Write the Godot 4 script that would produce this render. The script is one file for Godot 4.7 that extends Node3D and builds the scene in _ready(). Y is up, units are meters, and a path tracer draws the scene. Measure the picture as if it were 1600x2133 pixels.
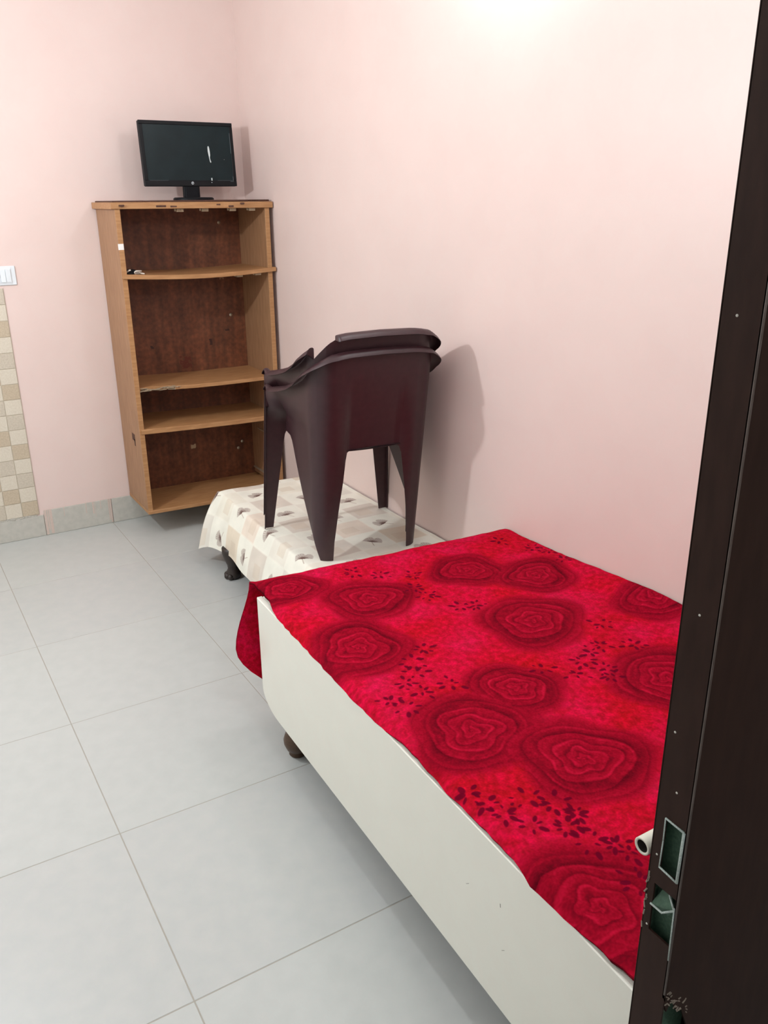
extends Node3D

# Room axes: x runs along the back wall (right wall face at x = 1.47), y is up,
# z runs from the back wall (z = -0.6) towards the doorway (z = 3.4).
const XR := 1.47
const XL := -1.3
const ZB := -0.6
const ZF := 3.37
const CEIL := 2.8

var M := {}
var taken := {}

# ------------------------------------------------------------------ helpers
func numbered(called: String) -> String:
	if not taken.has(called):
		taken[called] = 0
		return called
	taken[called] += 1
	return "%s_%03d" % [called, taken[called]]

func thing(called: String, at: Vector3, label: String, category: String, group := "") -> Node3D:
	var o := Node3D.new()
	o.name = numbered(called)
	add_child(o)
	o.position = at
	o.set_meta("label", label)
	o.set_meta("category", category)
	if group != "":
		o.set_meta("group", group)
	return o

func structure(called: String, label := "") -> Node3D:
	var o := Node3D.new()
	o.name = called
	add_child(o)
	o.set_meta("kind", "structure")
	if label != "":
		o.set_meta("label", label)
	return o

func new_st() -> SurfaceTool:
	var st := SurfaceTool.new()
	st.begin(Mesh.PRIMITIVE_TRIANGLES)
	return st

func obj(called: String, st: SurfaceTool, mat: Material, parent: Node, normals := true) -> MeshInstance3D:
	if normals:
		st.generate_normals()
	var mi := MeshInstance3D.new()
	mi.mesh = st.commit()
	mi.material_override = mat
	mi.name = called
	mi.cast_shadow = GeometryInstance3D.SHADOW_CASTING_SETTING_ON
	parent.add_child(mi, true)
	return mi

func inst(called: String, mesh: Mesh, mat: Material, parent: Node, at := Vector3.ZERO) -> MeshInstance3D:
	var mi := MeshInstance3D.new()
	mi.mesh = mesh
	mi.material_override = mat
	mi.name = called
	mi.position = at
	parent.add_child(mi, true)
	return mi

# one triangle turned so that its front looks along "out"
func tri(st: SurfaceTool, a: Vector3, b: Vector3, c: Vector3, out: Vector3) -> void:
	if (a - c).cross(a - b).dot(out) < 0.0:
		var t := b
		b = c
		c = t
	st.add_vertex(a)
	st.add_vertex(b)
	st.add_vertex(c)

func quad(st: SurfaceTool, a: Vector3, b: Vector3, c: Vector3, d: Vector3, out: Vector3) -> void:
	tri(st, a, b, c, out)
	tri(st, a, c, d, out)

# chamfered box, flat shaded; lo / hi are its corners
func box(st: SurfaceTool, lo: Vector3, hi: Vector3, bev := 0.002, xf := Transform3D.IDENTITY) -> void:
	st.set_smooth_group(-1)
	var c := (lo + hi) * 0.5
	var h := (hi - lo) * 0.5
	bev = minf(bev, minf(h.x, minf(h.y, h.z)) * 0.9)
	var P := func(sx: float, sy: float, sz: float, ax: int) -> Vector3:
		var v := Vector3(sx * (h.x - bev), sy * (h.y - bev), sz * (h.z - bev))
		if ax == 0: v.x = sx * h.x
		elif ax == 1: v.y = sy * h.y
		else: v.z = sz * h.z
		return xf * (c + v)
	var cc := xf * c
	for s in [-1.0, 1.0]:
		var fx := [P.call(s, -1.0, -1.0, 0), P.call(s, 1.0, -1.0, 0), P.call(s, 1.0, 1.0, 0), P.call(s, -1.0, 1.0, 0)]
		quad(st, fx[0], fx[1], fx[2], fx[3], (fx[0] + fx[2]) * 0.5 - cc)
		var fy := [P.call(-1.0, s, -1.0, 1), P.call(1.0, s, -1.0, 1), P.call(1.0, s, 1.0, 1), P.call(-1.0, s, 1.0, 1)]
		quad(st, fy[0], fy[1], fy[2], fy[3], (fy[0] + fy[2]) * 0.5 - cc)
		var fz := [P.call(-1.0, -1.0, s, 2), P.call(1.0, -1.0, s, 2), P.call(1.0, 1.0, s, 2), P.call(-1.0, 1.0, s, 2)]
		quad(st, fz[0], fz[1], fz[2], fz[3], (fz[0] + fz[2]) * 0.5 - cc)
	for s in [-1.0, 1.0]:
		for t in [-1.0, 1.0]:
			var a: Vector3 = P.call(s, t, -1.0, 0)
			var b: Vector3 = P.call(s, t, 1.0, 0)
			var d: Vector3 = P.call(s, t, 1.0, 1)
			var e: Vector3 = P.call(s, t, -1.0, 1)
			quad(st, a, b, d, e, (a + d) * 0.5 - cc)
			a = P.call(s, -1.0, t, 0); b = P.call(s, 1.0, t, 0); d = P.call(s, 1.0, t, 2); e = P.call(s, -1.0, t, 2)
			quad(st, a, b, d, e, (a + d) * 0.5 - cc)
			a = P.call(-1.0, s, t, 1); b = P.call(1.0, s, t, 1); d = P.call(1.0, s, t, 2); e = P.call(-1.0, s, t, 2)
			quad(st, a, b, d, e, (a + d) * 0.5 - cc)
			for r in [-1.0, 1.0]:
				var k0: Vector3 = P.call(s, t, r, 0)
				tri(st, k0, P.call(s, t, r, 1), P.call(s, t, r, 2), k0 - cc)

func box_obj(called: String, lo: Vector3, hi: Vector3, mat: Material, parent: Node, bev := 0.002, xf := Transform3D.IDENTITY) -> MeshInstance3D:
	var st := new_st()
	box(st, lo, hi, bev, xf)
	return obj(called, st, mat, parent)

# turned profile: pts are (radius, height) pairs, axis along y then moved by xf
func lathe(st: SurfaceTool, pts: Array, n := 24, xf := Transform3D.IDENTITY) -> void:
	st.set_smooth_group(0)
	for i in range(pts.size() - 1):
		var p: Vector2 = pts[i]
		var q: Vector2 = pts[i + 1]
		for j in n:
			var a0 := TAU * j / n
			var a1 := TAU * (j + 1) / n
			var A := Vector3(cos(a0) * p.x, p.y, sin(a0) * p.x)
			var B := Vector3(cos(a1) * p.x, p.y, sin(a1) * p.x)
			var C := Vector3(cos(a1) * q.x, q.y, sin(a1) * q.x)
			var D := Vector3(cos(a0) * q.x, q.y, sin(a0) * q.x)
			var out := Vector3(cos((a0 + a1) * 0.5) * (q.y - p.y), -(q.x - p.x), sin((a0 + a1) * 0.5) * (q.y - p.y))
			out = xf.basis * out
			if p.x > 1e-6: tri(st, xf * A, xf * B, xf * C, out)
			if q.x > 1e-6: tri(st, xf * A, xf * C, xf * D, out)

# round tube along a list of points
func tube(st: SurfaceTool, pts: Array, r: float, n := 8) -> void:
	st.set_smooth_group(0)
	var rings := []
	var up := Vector3(0.31, 0.93, 0.17).normalized()
	for i in pts.size():
		var d: Vector3 = (pts[mini(i + 1, pts.size() - 1)] - pts[maxi(i - 1, 0)]).normalized()
		var s := d.cross(up).normalized()
		var w := s.cross(d).normalized()
		var ring := []
		for j in n:
			var a := TAU * j / n
			ring.append(pts[i] + (s * cos(a) + w * sin(a)) * r)
		rings.append(ring)
	for i in range(pts.size() - 1):
		for j in n:
			var k := (j + 1) % n
			var mid: Vector3 = (rings[i][j] + rings[i + 1][k]) * 0.5 - (pts[i] + pts[i + 1]) * 0.5
			quad(st, rings[i][j], rings[i][k], rings[i + 1][k], rings[i + 1][j], mid)
	for e in [0, pts.size() - 1]:
		var out: Vector3 = pts[e] - pts[1 if e == 0 else pts.size() - 2]
		for j in n:
			tri(st, pts[e], rings[e][j], rings[e][(j + 1) % n], out)

# a sheet with thickness from a grid of points (rows of equal length) and its uv grid;
# the face is on the side of the normals of the grid, flipped where asked
func sheet(st: SurfaceTool, g: Array, uv: Array, th: float, flip := false) -> void:
	var R := g.size()
	var C: int = g[0].size()
	var N := []
	for i in R:
		var row := PackedVector3Array()
		for j in C:
			var du: Vector3 = g[i][mini(j + 1, C - 1)] - g[i][maxi(j - 1, 0)]
			var dv: Vector3 = g[mini(i + 1, R - 1)][j] - g[maxi(i - 1, 0)][j]
			var n := du.cross(dv)
			if n.length() < 1e-10: n = Vector3.UP
			n = n.normalized()
			if flip: n = -n
			row.append(n)
		N.append(row)
	var put := func(i: int, j: int, side: int) -> void:
		st.set_normal(N[i][j] * (1.0 if side == 0 else -1.0))
		st.set_uv(uv[i][j])
		st.add_vertex(g[i][j] - N[i][j] * th * side)
	var emit := func(q: Array, out: Vector3) -> void:
		# q: four [i, j, side]
		var p := []
		for e in q: p.append(g[e[0]][e[1]] - N[e[0]][e[1]] * th * e[2])
		for t in [[0, 1, 2], [0, 2, 3]]:
			var a: Vector3 = p[t[0]]
			var b: Vector3 = p[t[1]]
			var c: Vector3 = p[t[2]]
			var o := [t[0], t[1], t[2]]
			if (a - c).cross(a - b).dot(out) < 0.0: o = [t[0], t[2], t[1]]
			for k in o: put.call(q[k][0], q[k][1], q[k][2])
	for i in range(R - 1):
		for j in range(C - 1):
			emit.call([[i, j, 0], [i, j + 1, 0], [i + 1, j + 1, 0], [i + 1, j, 0]], N[i][j] + N[i + 1][j + 1])
			emit.call([[i, j, 1], [i, j + 1, 1], [i + 1, j + 1, 1], [i + 1, j, 1]], -N[i][j] - N[i + 1][j + 1])
	for i in range(R - 1):
		for j in [0, C - 1]:
			var o: Vector3 = g[i][j] - g[i][1 if j == 0 else C - 2]
			emit.call([[i, j, 0], [i + 1, j, 0], [i + 1, j, 1], [i, j, 1]], o)
	for j in range(C - 1):
		for i in [0, R - 1]:
			var o: Vector3 = g[i][j] - g[1 if i == 0 else R - 2][j]
			emit.call([[i, j, 0], [i, j + 1, 0], [i, j + 1, 1], [i, j, 1]], o)

func interp(tab: Array, x: float) -> float:
	if x <= tab[0][0]: return tab[0][1]
	for i in range(tab.size() - 1):
		if x <= tab[i + 1][0]:
			var t: float = (x - tab[i][0]) / (tab[i + 1][0] - tab[i][0])
			return lerpf(tab[i][1], tab[i + 1][1], t)
	return tab[-1][1]

# ------------------------------------------------------------------ materials
func col(r: int, g: int, b: int) -> Color:
	return Color8(r, g, b)

func plain(c: Color, rough := 0.6, spec := 0.5) -> StandardMaterial3D:
	var m := StandardMaterial3D.new()
	m.albedo_color = c
	m.roughness = rough
	m.metallic_specular = spec
	return m

func ramp(stops: Array) -> Gradient:
	var g := Gradient.new()
	var off := PackedFloat32Array()
	var cs := PackedColorArray()
	for s in stops:
		off.append(s[0])
		cs.append(s[1])
	g.offsets = off
	g.colors = cs
	return g

# noise-tinted material in world or object space
func noisy(a: Color, b: Color, scale: Vector3, rough: float, sd: int, octaves := 4, bump := 0.0, mid := 0.5, world := true) -> StandardMaterial3D:
	var m := StandardMaterial3D.new()
	var n := FastNoiseLite.new()
	n.seed = sd
	n.noise_type = FastNoiseLite.TYPE_SIMPLEX_SMOOTH
	n.frequency = 0.02
	n.fractal_octaves = octaves
	var t := NoiseTexture2D.new()
	t.width = 512
	t.height = 512
	t.seamless = true
	t.noise = n
	t.color_ramp = ramp([[0.0, a], [mid, a.lerp(b, 0.5)], [1.0, b]])
	m.albedo_texture = t
	m.uv1_triplanar = true
	m.uv1_world_triplanar = world
	m.uv1_scale = scale
	m.roughness = rough
	if bump > 0.0:
		var t2 := NoiseTexture2D.new()
		t2.width = 512
		t2.height = 512
		t2.seamless = true
		t2.noise = n
		t2.as_normal_map = true
		t2.bump_strength = 4.0
		m.normal_enabled = true
		m.normal_texture = t2
		m.normal_scale = bump
	return m

func make_materials() -> void:
	M.wall = noisy(col(233, 208, 201), col(236, 212, 205), Vector3(0.35, 0.35, 0.35), 0.42, 3, 5)
	M.ceiling = plain(col(240, 240, 238), 0.8)
	M.wall_white = noisy(col(232, 233, 231), col(238, 239, 237), Vector3(0.9, 0.9, 0.9), 0.5, 4, 4)
	M.floor = noisy(col(191, 193, 190), col(197, 198, 195), Vector3(1.3, 1.3, 1.3), 0.38, 11, 5)
	M.floor_b = noisy(col(189, 191, 189), col(196, 196, 193), Vector3(1.3, 1.3, 1.3), 0.38, 12, 5)
	M.grout = plain(col(170, 164, 154), 0.9)
	M.skirt = noisy(col(190, 187, 178), col(204, 199, 190), Vector3(2.5, 2.5, 2.5), 0.5, 14, 4)
	M.tile_cream = noisy(col(214, 202, 184), col(226, 216, 200), Vector3(9, 9, 9), 0.35, 21, 3)
	M.tile_beige = noisy(col(190, 172, 148), col(208, 192, 170), Vector3(9, 9, 9), 0.35, 22, 3)
	M.tile_grey = noisy(col(196, 184, 166), col(214, 202, 186), Vector3(9, 9, 9), 0.35, 23, 3)
	M.tile_grout = plain(col(202, 190, 172), 0.9)
	M.plaster = noisy(col(150, 146, 138), col(226, 220, 208), Vector3(16, 16, 16), 0.9, 25, 4)
	M.switch = plain(col(232, 236, 240), 0.3)
	M.wood_v = noisy(col(150, 109, 77), col(174, 133, 99), Vector3(5, 0.6, 5), 0.5, 31, 4)
	M.wood_h = noisy(col(162, 114, 72), col(190, 143, 98), Vector3(0.7, 6, 6), 0.5, 32, 4)
	M.wood_dark = noisy(col(66, 38, 28), col(92, 56, 40), Vector3(3, 3, 3), 0.6, 33, 4)
	M.wood_raw = noisy(col(150, 128, 104), col(188, 168, 142), Vector3(12, 30, 12), 0.8, 34, 3)
	M.black = plain(col(19, 20, 23), 0.42, 0.3)
	M.black_matte = plain(col(18, 19, 23), 0.55, 0.3)
	M.plastic = noisy(col(52, 29, 33), col(63, 37, 41), Vector3(3, 3, 3), 0.42, 41, 4, 0.0)
	M.cream = noisy(col(236, 232, 220), col(238, 235, 223), Vector3(0.7, 0.7, 0.7), 0.28, 51, 4)
	M.turned = noisy(col(62, 42, 28), col(88, 62, 40), Vector3(8, 8, 8), 0.45, 52, 3)
	M.claw = noisy(col(38, 30, 26), col(54, 42, 36), Vector3(8, 8, 8), 0.4, 53, 3)
	M.door = noisy(col(42, 27, 22), col(52, 35, 29), Vector3(6, 1.2, 6), 0.5, 61, 4, 0.0)
	M.door_green = noisy(col(58, 84, 66), col(82, 108, 90), Vector3(20, 20, 20), 0.7, 62, 3)
	M.raw_edge = noisy(col(120, 128, 120), col(200, 210, 204), Vector3(60, 60, 60), 0.6, 64, 3)
	M.door.metallic_specular = 0.22
	M.edge_highlight = noisy(col(62, 48, 42), col(104, 90, 84), Vector3(30, 4, 30), 0.5, 65, 3)
	M.splinter = noisy(col(96, 84, 74), col(168, 154, 140), Vector3(40, 40, 40), 0.9, 67, 3)
	M.bore_shade = plain(col(40, 34, 28), 0.7)
	M.thin_paint = noisy(col(206, 186, 174), col(220, 198, 188), Vector3(20, 6, 20), 0.7, 66, 3)
	M.white_metal = plain(col(214, 208, 192), 0.4)
	M.brass = plain(col(190, 180, 160), 0.35)
	M.brass.metallic = 0.6

# bookcase back board: grained veneer with paper scraps, tape marks and scuffs
func backboard_texture() -> ImageTexture:
	var W := 512
	var H := 1024
	var n := FastNoiseLite.new()
	n.seed = 71
	n.frequency = 0.012
	n.fractal_octaves = 4
	var big := n.get_image(W, H).get_data()
	n.seed = 72
	n.frequency = 0.03
	n.fractal_octaves = 3
	var gi := n.get_image(W, 64)
	gi.resize(W, H, Image.INTERPOLATE_CUBIC)
	var grain := gi.get_data()
	n.seed = 73
	n.frequency = 0.05
	var fine := n.get_image(W, H).get_data()
	var data := PackedByteArray()
	data.resize(W * H * 3)
	for i in W * H:
		var b := big[i] / 255.0
		var g := grain[i] / 255.0
		var f := fine[i] / 255.0
		var k := 0.62 + 0.22 * g + 0.24 * (f - 0.5)
		var r := 146.0 * k + 26.0 * (b - 0.5)
		var gg := 82.0 * k + 20.0 * (b - 0.5)
		var bb := 50.0 * k + 16.0 * (b - 0.5)
		data[i * 3] = clampi(int(r), 0, 255)
		data[i * 3 + 1] = clampi(int(gg), 0, 255)
		data[i * 3 + 2] = clampi(int(bb), 0, 255)
	var img := Image.create_from_data(W, H, false, Image.FORMAT_RGB8, data)
	# (x, y from top, half width, half height, colour): marks read from the photograph
	var rng := RandomNumberGenerator.new()
	rng.seed = 5
	var marks := [
		[0.50, 0.535, 22, 24, Color8(98, 40, 22)], [0.15, 0.585, 46, 10, Color8(92, 40, 24)],
		[0.50, 0.855, 10, 9, Color8(176, 150, 116)], [0.82, 0.245, 8, 5, Color8(150, 112, 84)],
		[0.47, 0.215, 6, 8, Color8(196, 150, 130)], [0.70, 0.47, 7, 12, Color8(58, 28, 18)],
		[0.83, 0.43, 12, 5, Color8(52, 26, 18)], [0.27, 0.47, 8, 6, Color8(58, 30, 20)]]
	for m in marks:
		var cx: float = m[0] * W
		var cy: float = m[1] * H
		for y in range(int(cy - m[3]), int(cy + m[3])):
			for x in range(int(cx - m[2]), int(cx + m[2])):
				if x < 0 or y < 0 or x >= W or y >= H: continue
				var e := maxf(absf(x - cx) / m[2], absf(y - cy) / m[3])
				var v := fine[y * W + x] / 255.0
				if v > 0.30 + 0.25 * e * e:
					img.set_pixel(x, y, m[4])
	img.generate_mipmaps()
	return ImageTexture.create_from_image(img)

# red plush blanket print: origin (x0, z0), metres to pixels by K
const BX0 := 0.40
const BZ0 := 1.20
const BW := 1.12
const BH := 2.24
func blanket_texture() -> ImageTexture:
	var K := 600.0
	var W := int(BW * K)
	var H := int(BH * K)
	var n := FastNoiseLite.new()
	n.noise_type = FastNoiseLite.TYPE_SIMPLEX_SMOOTH
	n.seed = 81
	n.frequency = 0.007
	n.fractal_octaves = 4
	var big := n.get_image(W, H).get_data()
	n.seed = 82
	n.frequency = 0.07
	n.fractal_octaves = 5
	var mid := n.get_image(W, H).get_data()
	n.seed = 83
	n.frequency = 0.25
	n.fractal_octaves = 2
	var fine := n.get_image(W, H).get_data()
	var R := PackedFloat32Array()
	var G := PackedFloat32Array()
	var B := PackedFloat32Array()
	R.resize(W * H); G.resize(W * H); B.resize(W * H)
	for i in W * H:
		var b := big[i] / 255.0 - 0.5
		var m := mid[i] / 255.0 - 0.5
		var f := fine[i] / 255.0 - 0.5
		var k := 1.0 + 0.42 * m + 0.26 * f + 0.10 * b
		R[i] = 186.0 * k
		G[i] = (14.0 + 18.0 * maxf(b, 0.0) - 10.0 * m) * k
		B[i] = (46.0 + 36.0 * b + 16.0 * m) * k
	# roses: x, z, radius, turn
	var roses := [
		[0.774, 1.838, 0.135, 0.3], [0.606, 2.064, 0.145, 1.2], [1.137, 1.828, 0.125, 2.2],
		[1.291, 1.967, 0.125, 0.8], [1.087, 2.193, 0.150, 2.9], [0.829, 2.433, 0.115, 4.0],
		[0.640, 2.514, 0.145, 5.1], [0.776, 2.714, 0.145, 0.1], [0.520, 3.02, 0.15, 1.7],
		[1.166, 2.594, 0.145, 3.3], [0.60, 1.650, 0.11, 2.6], [1.455, 2.30, 0.12, 0.6],
		[0.99, 2.98, 0.14, 2.0], [1.30, 2.90, 0.14, 4.4], [0.80, 3.24, 0.14, 1.0], [1.35, 3.2, 0.14, 3.0],
		[0.75, 1.36, 0.12, 1.1], [1.15, 1.42, 0.12, 0.3]]
	for q in roses:
		var cx: float = (q[0] - BX0) * K
		var cz: float = (q[1] - BZ0) * K
		var rad: float = q[2] * K * 1.13
		var ph: float = q[3]
		var ext := rad * 1.2
		for y in range(maxi(0, int(cz - ext)), mini(H, int(cz + ext))):
			for x in range(maxi(0, int(cx - ext)), mini(W, int(cx + ext))):
				var dx := x - cx
				var dy := y - cz
				var r := sqrt(dx * dx + dy * dy) / rad
				if r > 1.2: continue
				var th := atan2(dy, dx) + ph
				var i := y * W + x
				var m := mid[i] / 255.0 - 0.5
				var lobe := 1.0 + 0.05 * sin(5.0 * th) + 0.07 * sin(3.0 * th + ph * 2.0) + 0.05 * sin(2.0 * th + ph) + 0.12 * m
				var rr := r / lobe
				if rr > 1.0: continue
				var rq := pow(rr, 0.85)
				var s := rq * 6.3 - th / TAU + 0.16 * sin(3.0 * th + rq * 6.0 + ph) + 0.12 * sin(5.0 * th - rq * 9.0) + 0.5 * m * (0.3 + rr)
				var f := s - floorf(s)
				# coiled petals: dark root, paler thin lip, a dark band round the coil, wide outer petals
				var wide := smoothstep(0.58, 0.75, rr)
				var brk := 0.55 + 0.45 * sin(2.0 * th + floorf(s) * 2.4 + ph * 3.0)
				var v := 0.82 - 0.20 * (1.0 - smoothstep(0.0, 0.45, f)) * (1.0 - 0.4 * wide) * (0.45 + 0.55 * brk) + 0.18 * smoothstep(0.60, 0.80, f) * (1.0 - smoothstep(0.86, 1.0, f)) * (1.0 - 0.6 * wide) * brk
				v -= 0.17 * exp(-pow((rr - 0.62 - 0.05 * sin(th * 2.0 + ph)) / 0.09, 2.0)) * (0.75 + 0.25 * sin(th + ph))
				v -= 0.10 * smoothstep(0.80, 1.0, rr) * (0.6 + 0.4 * sin(4.0 * th))
				v += 0.18 * m + 0.18 * (fine[i] / 255.0 - 0.5)
				var edge := smoothstep(1.0, 0.80, rr) * 0.95
				R[i] = lerpf(R[i], 178.0 * v, edge)
				G[i] = lerpf(G[i], 10.0 * v + 30.0 * maxf(v - 0.8, 0.0), edge)
				B[i] = lerpf(B[i], 40.0 * v + 40.0 * maxf(v - 0.8, 0.0), edge)
	# leaf sprigs: centre x, z, leaves
	var rng := RandomNumberGenerator.new()
	rng.seed = 9
	var sprigs := [[0.823, 1.65], [0.884, 1.71], [0.972, 1.765], [0.93, 1.84], [0.93, 1.91], [0.971, 2.017], [1.01, 2.034],
		[0.742, 2.164], [0.69, 2.20], [0.668, 2.243], [0.62, 2.276], [0.545, 2.322], [0.567, 2.365], [0.711, 2.335], [0.63, 2.33],
		[1.368, 1.694], [1.42, 1.80], [1.45, 1.85], [1.44, 1.93], [1.223, 2.312], [1.147, 2.388], [1.10, 2.40], [1.054, 2.416], [0.941, 2.40],
		[0.995, 2.461], [1.071, 2.482], [1.221, 2.435], [1.057, 2.512], [0.52, 2.719], [0.53, 2.76], [0.555, 2.813], [0.596, 2.752],
		[0.626, 2.787], [0.646, 2.831], [0.603, 2.851], [0.615, 2.902], [0.647, 2.929], [0.656, 2.955], [0.619, 3.012], [0.70, 2.99], [0.50, 2.68],
		[1.2, 2.75], [1.0, 2.78], [1.25, 3.05], [0.8, 3.05]]
	for sp in sprigs:
		var base := rng.randf() * TAU
		var nl := rng.randi_range(6, 9)
		for k in nl:
			var a := base + TAU * k / nl + rng.randf_range(-0.25, 0.25)
			var d := rng.randf_range(0.010, 0.036)
			var lx: float = (sp[0] + cos(a) * d - BX0) * K
			var lz: float = (sp[1] + sin(a) * d - BZ0) * K
			var L := rng.randf_range(0.006, 0.0125) * K
			var wd := L * rng.randf_range(0.42, 0.6)
			for y in range(maxi(0, int(lz - L)), mini(H, int(lz + L) + 1)):
				for x in range(maxi(0, int(lx - L)), mini(W, int(lx + L) + 1)):
					var u := (x - lx) * cos(a) + (y - lz) * sin(a)
					var w := -(x - lx) * sin(a) + (y - lz) * cos(a)
					var e := (u / L) * (u / L) + (w / wd) * (w / wd)
					if e < 1.0:
						var i := y * W + x
						var t := smoothstep(1.0, 0.55, e) * 0.85
						R[i] = lerpf(R[i], 92.0, t)
						G[i] = lerpf(G[i], 3.0, t)
						B[i] = lerpf(B[i], 30.0, t)
	var data := PackedByteArray()
	data.resize(W * H * 3)
	for i in W * H:
		data[i * 3] = clampi(int(R[i]), 0, 255)
		data[i * 3 + 1] = clampi(int(G[i]), 0, 255)
		data[i * 3 + 2] = clampi(int(B[i]), 0, 255)
	var img := Image.create_from_data(W, H, false, Image.FORMAT_RGB8, data)
	img.generate_mipmaps()
	return ImageTexture.create_from_image(img)

# printed sheet of the low cot: patchwork squares with fan leaves
const SX0 := 0.60
const SZ0 := -0.10
const SW := 1.00
const SH := 1.80
func cot_texture() -> ImageTexture:
	var K := 560.0
	var W := int(SW * K)
	var H := int(SH * K)
	var n := FastNoiseLite.new()
	n.seed = 91
	n.frequency = 0.012
	n.fractal_octaves = 4
	var big := n.get_image(W, H).get_data()
	var data := PackedByteArray()
	data.resize(W * H * 3)
	var cell := 0.152
	var cols := [Color8(226, 221, 209), Color8(218, 205, 188), Color8(224, 218, 208), Color8(211, 201, 191), Color8(224, 210, 197), Color8(217, 211, 202)]
	for y in H:
		var z := SZ0 + y / K
		for x in W:
			var X := SX0 + x / K
			var i := y * W + x
			var ci := floori((X - 0.832) / cell)
			var cj := floori((z - 0.248) / cell)
			var fx := (X - 0.832) / cell - ci - 0.5
			var fz := (z - 0.248) / cell - cj - 0.5
			var leafcell := posmod(ci + cj, 2) == 1
			var c: Color
			if leafcell:
				c = Color8(229, 226, 216)
			else:
				c = cols[posmod(ci * 3 + cj * 5 + ci * cj, 6)]
				# a sub-square of another tone
				if absf(fx + 0.1) < 0.22 and absf(fz - 0.1) < 0.2:
					c = c.lerp(Color8(196, 176, 156), 0.28)
			if absf(fx) > 0.47 or absf(fz) > 0.47:
				c = c.lerp(Color8(232, 228, 218), 0.6)
			if leafcell:
				# printed fan leaf: apex at (0, 0.14), opening to -z, its stalk end inked brown
				var ro: float = [0.0, 0.75, -0.55, 0.2][posmod(ci * 2 + cj, 4)]
				var ax := (fx + 0.02) * cos(ro) + (fz - 0.14) * sin(ro)
				var az := -(fx + 0.02) * sin(ro) + (fz - 0.14) * cos(ro)
				var rr := sqrt(ax * ax + az * az)
				var an := atan2(ax, -az)
				var lim := 0.31 + 0.05 * cos(an * 2.0) - 0.10 * exp(-an * an * 30.0)
				if rr < lim and absf(an) < 1.45:
					# flat leaf tone with hairline veins meeting at the stalk, as printed
					c = Color8(197, 188, 180)
					var ray := absf(fposmod(an * 4.6 + 0.5, 1.0) - 0.5) / 4.6 * rr
					if ray < 0.0055 and rr < lim * 0.92: c = Color8(140, 122, 114)
					if ray < 0.0075 and rr < 0.16: c = Color8(98, 72, 66)
					if rr < 0.035: c = Color8(92, 64, 58)
				elif az > 0.0 and absf(ax - az * 0.5) < 0.012 and az < 0.22:
					c = c.lerp(Color8(150, 130, 116), 0.6)
			var b := 1.07 + 0.08 * (big[i] / 255.0 - 0.5)
			data[i * 3] = clampi(int(c.r * 255.0 * b), 0, 255)
			data[i * 3 + 1] = clampi(int(c.g * 255.0 * b), 0, 255)
			data[i * 3 + 2] = clampi(int(c.b * 255.0 * b * 0.99), 0, 255)
	var img := Image.create_from_data(W, H, false, Image.FORMAT_RGB8, data)
	img.generate_mipmaps()
	return ImageTexture.create_from_image(img)

# ------------------------------------------------------------------ lamps
func bulb_lamp(called: String, foot: Vector3, dir: Vector3, label: String, energy: float, drop := 0.0) -> void:
	var t := thing(called, foot, label, "lamp")
	var b := Basis()
	var y := dir.normalized()
	var x := y.cross(Vector3(0.2, 0.3, 0.93)).normalized()
	b.x = x
	b.y = y
	b.z = x.cross(y).normalized()
	var xf := Transform3D(b, Vector3.ZERO)
	var st := new_st()
	lathe(st, [Vector2(0.0, 0.0), Vector2(0.042, 0.0), Vector2(0.042, 0.010), Vector2(0.034, 0.016), Vector2(0.0, 0.016)], 24, xf)
	obj("base_plate", st, M.white_metal, t)
	if drop > 0.0:
		st = new_st()
		tube(st, [y * 0.014, y * (drop + 0.02)], 0.004)
		obj("cord", st, M.white_metal, t)
	st = new_st()
	lathe(st, [Vector2(0.0, drop + 0.014), Vector2(0.022, drop + 0.014), Vector2(0.024, drop + 0.05), Vector2(0.018, drop + 0.055), Vector2(0.0, drop + 0.055)], 20, xf)
	obj("holder", st, M.white_metal, t)
	st = new_st()
	var pr := [Vector2(0.0, drop + 0.052), Vector2(0.016, drop + 0.054)]
	for k in 13:
		var a := lerpf(-1.0, PI * 0.5, k / 12.0)
		pr.append(Vector2(maxf(0.0, cos(a) * 0.032), drop + 0.095 + sin(a) * 0.032))
	lathe(st, pr, 24, xf)
	obj("bulb", st, M.glow, t)
	var l := OmniLight3D.new()
	l.name = "light"
	l.light_color = Color(0.955, 0.985, 1.0)
	l.light_energy = energy
	l.light_size = 0.032
	l.omni_range = 9.0
	l.omni_attenuation = 2.0
	l.shadow_enabled = true
	l.position = y * (drop + 0.095)
	t.add_child(l)

# ------------------------------------------------------------------ chair
const CH_T := 0.0032
var ch_b := [[0.0, 0.0], [0.10, 0.0], [0.176, 0.375], [0.184, 0.400], [0.195, 0.413], [0.232, 0.413], [0.245, 0.400], [0.256, 0.376], [0.398, 0.0], [0.445, 0.0], [0.463, 0.40], [0.465, 0.422], [0.470, 0.428], [0.5, 0.432]]
var ch_t := [[0.0, 0.520], [0.010, 0.552], [0.024, 0.580], [0.042, 0.600], [0.065, 0.611], [0.09, 0.613], [0.14, 0.607], [0.20, 0.616], [0.26, 0.636], [0.30, 0.653], [0.34, 0.680], [0.37, 0.710], [0.40, 0.745], [0.43, 0.775], [0.46, 0.786], [0.5, 0.789]]

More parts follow.
